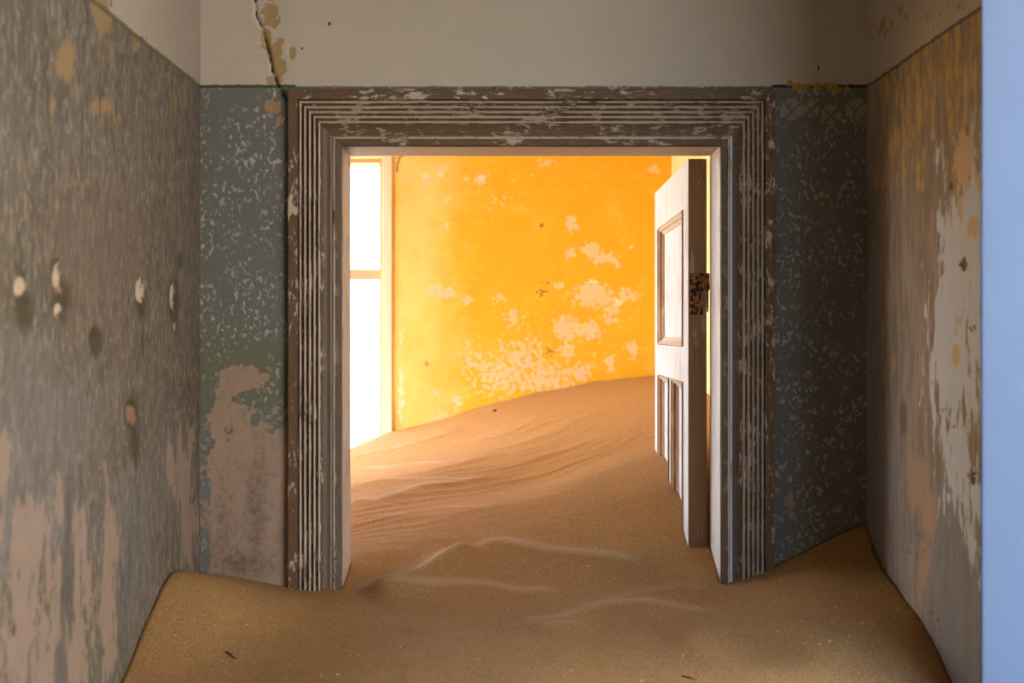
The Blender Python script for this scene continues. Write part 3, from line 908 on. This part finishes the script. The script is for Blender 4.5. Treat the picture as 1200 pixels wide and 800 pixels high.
def ridge_field(x, y):
    h = np.zeros_like(x)
    cr = np.zeros_like(x)
    for pts, a, w0, w1 in RW:
        best = np.full_like(x, 1e9)
        side = np.zeros_like(x)
        tt = np.zeros_like(x)
        n = len(pts) - 1
        for i, ((x0, y0), (x1, y1)) in enumerate(zip(pts[:-1], pts[1:])):
            dx, dy = x1 - x0, y1 - y0
            t = np.clip(((x - x0) * dx + (y - y0) * dy) / (dx * dx + dy * dy + 1e-12), 0, 1)
            d = np.hypot(x - x0 - t * dx, y - y0 - t * dy)
            s = np.sign(dx * (y - y0) - dy * (x - x0))
            m = d < best
            best = np.where(m, d, best)
            side = np.where(m, s, side)
            tt = np.where(m, (i + t) / n, tt)
        w = np.where(side < 0, w0, w1)
        fade = np.clip(np.minimum(tt, 1 - tt) * 5 + .15, 0, 1)
        fade = fade * fade * (3 - 2 * fade)
        p = a * fade * np.exp(-np.sqrt((best / w) ** 2 + .04) * 1.6 + .32)
        h = h + p
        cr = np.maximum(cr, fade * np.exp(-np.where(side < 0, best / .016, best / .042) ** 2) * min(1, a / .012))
    return h, cr


def sand_z(x, y):
    z = base(x, y)
    h, cr = ridge_field(x, y)
    far = smooth(3.55, 4.2, y)
    warp = fbm(x * 1.3 + 5, y * 1.3, 21, 3)
    # long undulations and fine wind ripples in the far room
    ph = y * 3.1 - x * .55 + 2.2 * warp
    und = 1 - np.abs(np.sin(np.pi * ph))
    h += far * .008 * (und - .4) * smooth(.55, .1, x)
    ph2 = y * 11 - x * 4.2 + 7 * fbm(x * 1.1, y * 1.1, 31, 3) + .6 * vnoise(x * 9, y * 9, 33)
    rip = 1 - np.abs(np.sin(np.pi * ph2))
    amp = .0045 * far * smooth(.30, .62, fbm(x * 1.7 + 3, y * 1.7, 41, 2) + .25 * smooth(4.6, 5.8, y))
    h += amp * (rip - .36)
    near = 1 - far
    h += (fbm(x * 5, y * 5, 51, 3) - .5) * .010 * near + (fbm(x * 22, y * 22, 61, 3) - .5) * .0025
    for (hx, hy), r, dp in DIPS:
        q = np.hypot(x - hx, (y - hy) * .8) / r
        h += -dp * np.exp(-q * q) + dp * .45 * np.exp(-((q - 1.5) / .5) ** 2)
    # scoured hollow against the timber
    z += h
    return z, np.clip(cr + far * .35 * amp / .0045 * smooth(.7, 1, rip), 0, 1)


DIPS = [(hit(885, 752), .085, .013), (hit(450, 672), .09, .008), (hit(765, 745), .05, .005), (hit(330, 700), .12, .004)]
xs = lines(RL, .04, -.75, .012, HL, .010, DL, .008, .0, .008, DR, .008, .733, .012, HR, .03, HR + .3)
ys = lines(.2, .06, OY0, .04, 2.2, .010, OY1, .0085, YB0 - .001, .0085, YB1 + .002, .010, YF)
X, Y = np.meshgrid(xs, ys, indexing='ij')
Z, CR = sand_z(X.ravel(), Y.ravel())
Z = np.maximum(Z, .3)
nx, ny = X.shape
cx = ((xs[:-1] + xs[1:]) / 2)[:, None] + 0 * ys[None, :-1]
cy = ((ys[:-1] + ys[1:]) / 2)[None, :] + 0 * xs[:-1, None]
keep = ((cy < YB0) & (cx > HL) & (cx < HR)) | ((cy > YB0 - .01) & (cy < YB1 + .01) & (cx > DL) & (cx < DR)) | ((cy > YB1) & (cx < .733))
I, J = np.nonzero(keep)
a = I * ny + J
fc = np.stack([a, a + ny, a + ny + 1, a + 1], 1)
V = np.stack([X.ravel(), Y.ravel(), Z], 1)
used = np.unique(fc)
remap = np.full(nx * ny, -1)
remap[used] = np.arange(len(used))
V, fc, CR = V[used], remap[fc], CR[used]
# skirt down to the floor
e = np.concatenate([fc[:, [0, 1]], fc[:, [1, 2]], fc[:, [2, 3]], fc[:, [3, 0]]])
key = np.sort(e, 1)
uq, inv, cnt = np.unique(key[:, 0] * 10000000 + key[:, 1], return_inverse=True, return_counts=True)
be = e[cnt[inv] == 1]
bv = np.unique(be)
low = {int(v): len(V) + i for i, v in enumerate(bv)}
V2 = V[bv].copy()
V2[:, 2] = 0.0
faces = fc.tolist() + [[int(q), int(p), low[int(p)], low[int(q)]] for p, q in be]
me = bpy.data.meshes.new('sand_drift')
me.from_pydata(np.vstack([V, V2]).tolist(), [], faces)
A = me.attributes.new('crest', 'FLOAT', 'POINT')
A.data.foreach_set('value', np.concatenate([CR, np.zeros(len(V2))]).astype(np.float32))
sm = np.zeros(len(faces), dtype=bool)
sm[:len(fc)] = True
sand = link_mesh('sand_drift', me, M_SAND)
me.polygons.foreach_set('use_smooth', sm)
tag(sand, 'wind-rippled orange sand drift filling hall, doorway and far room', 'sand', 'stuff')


def zfull(x, y):
    z, _ = sand_z(np.array([x], float), np.array([y], float))
    return float(z[0])


# pale shell grit scattered over the drift
bm = bmesh.new()
spots = [hit(x, y) for x, y in [(484, 635), (462, 628), (520, 628), (455, 633), (524, 626), (735, 508), (742, 512), (752, 505), (760, 512), (748, 516), (560, 610), (634, 634), (482, 522), (735, 730), (662, 723), (570, 684), (740, 502), (728, 520), (755, 498), (763, 500), (535, 605), (600, 617),
                                         (300, 712), (405, 714), (420, 770), (250, 700), (228, 728), (485, 752), (668, 788), (410, 770), (690, 775), (560, 772), (940, 730), (950, 748), (908, 705), (1005, 700)]]
for i in range(230):
    x, y = rng.uniform(150, 1080), rng.uniform(560, 800)
    if 411 < x < 770 and rng.random() < .4: y = rng.uniform(500, 640)
    X_, d_ = hit(x, y)
    if HL + .02 < X_ < HR - .02 and not (3.25 < d_ < 3.6 and not DL + .03 < X_ < DR - .03) and d_ < 6.3 and not (d_ > 3.6 and X_ > .42): spots.append((X_, d_))
for X_, d_ in spots:
    r = rng.uniform(.0012, .0028)
    z_ = zfull(X_, d_)
    geo = bmesh.ops.create_icosphere(bm, subdivisions=1, radius=r)
    sx, sy, sz = rng.uniform(.7, 1.6), rng.uniform(.7, 1.4), rng.uniform(.4, .8)
    for v in geo['verts']:
        v.co = Vector((v.co.x * sx + X_, v.co.y * sy + d_, v.co.z * sz + z_ + r * .25))
tag(obj('shell_grit', bm, M_GRIT), 'pale specks of shell and grit strewn over the sand', 'grit', 'stuff')


def stone(name, px, py, r, label):
    X_, d_ = hit(px, py)
    bm = bmesh.new()
    bmesh.ops.create_icosphere(bm, subdivisions=2, radius=r)
    for v in bm.verts:
        v.co = Vector((v.co.x * 1.4, v.co.y, v.co.z * .8)) * (1 + .25 * (rng.random() - .5))
    o = obj(name, bm, M_STONE, None, True)
    o.location = (X_, d_, zfull(X_, d_) + r * .35)
    tag(o, label, 'stone')


stone('pebble', 580, 483, .0065, 'small dark pebble on the far dune crest below the yellow wall')
stone('pebble', 550, 547, .0035, 'tiny dark pebble halfway up the dune slope')


def twig(px, py, ln, ang, label, r=.0016):
    X_, d_ = hit(px, py)
    bm = bmesh.new()
    pts, rad = [], []
    for i in range(6):
        t = i / 5 - .5
        x, y = X_ + math.cos(ang) * ln * t, d_ + math.sin(ang) * ln * t + .0008 * math.sin(i * 1.4)
        pts.append((x - X_, y - d_, zfull(x, y) - zfull(X_, d_) + .0012))
        rad.append(r * (1.1 - .12 * i))
    tube(bm, pts, rad, 7)
    b = pts[2]
    tube(bm, [b, (b[0] + .005, b[1] - .002, b[2] + .002)], [r * .8, r * .4], 6)
    o = obj('twig', bm, M_TWIG, None, True)
    o.location = (X_, d_, zfull(X_, d_))
    tag(o, label, 'twig')


twig(271, 769, .040, -.9, 'thin dry dark twig lying on the sand at lower left')
twig(808, 796, .030, -.5, 'short dry dark twig at the bottom edge of the sand, right of centre', .0014)
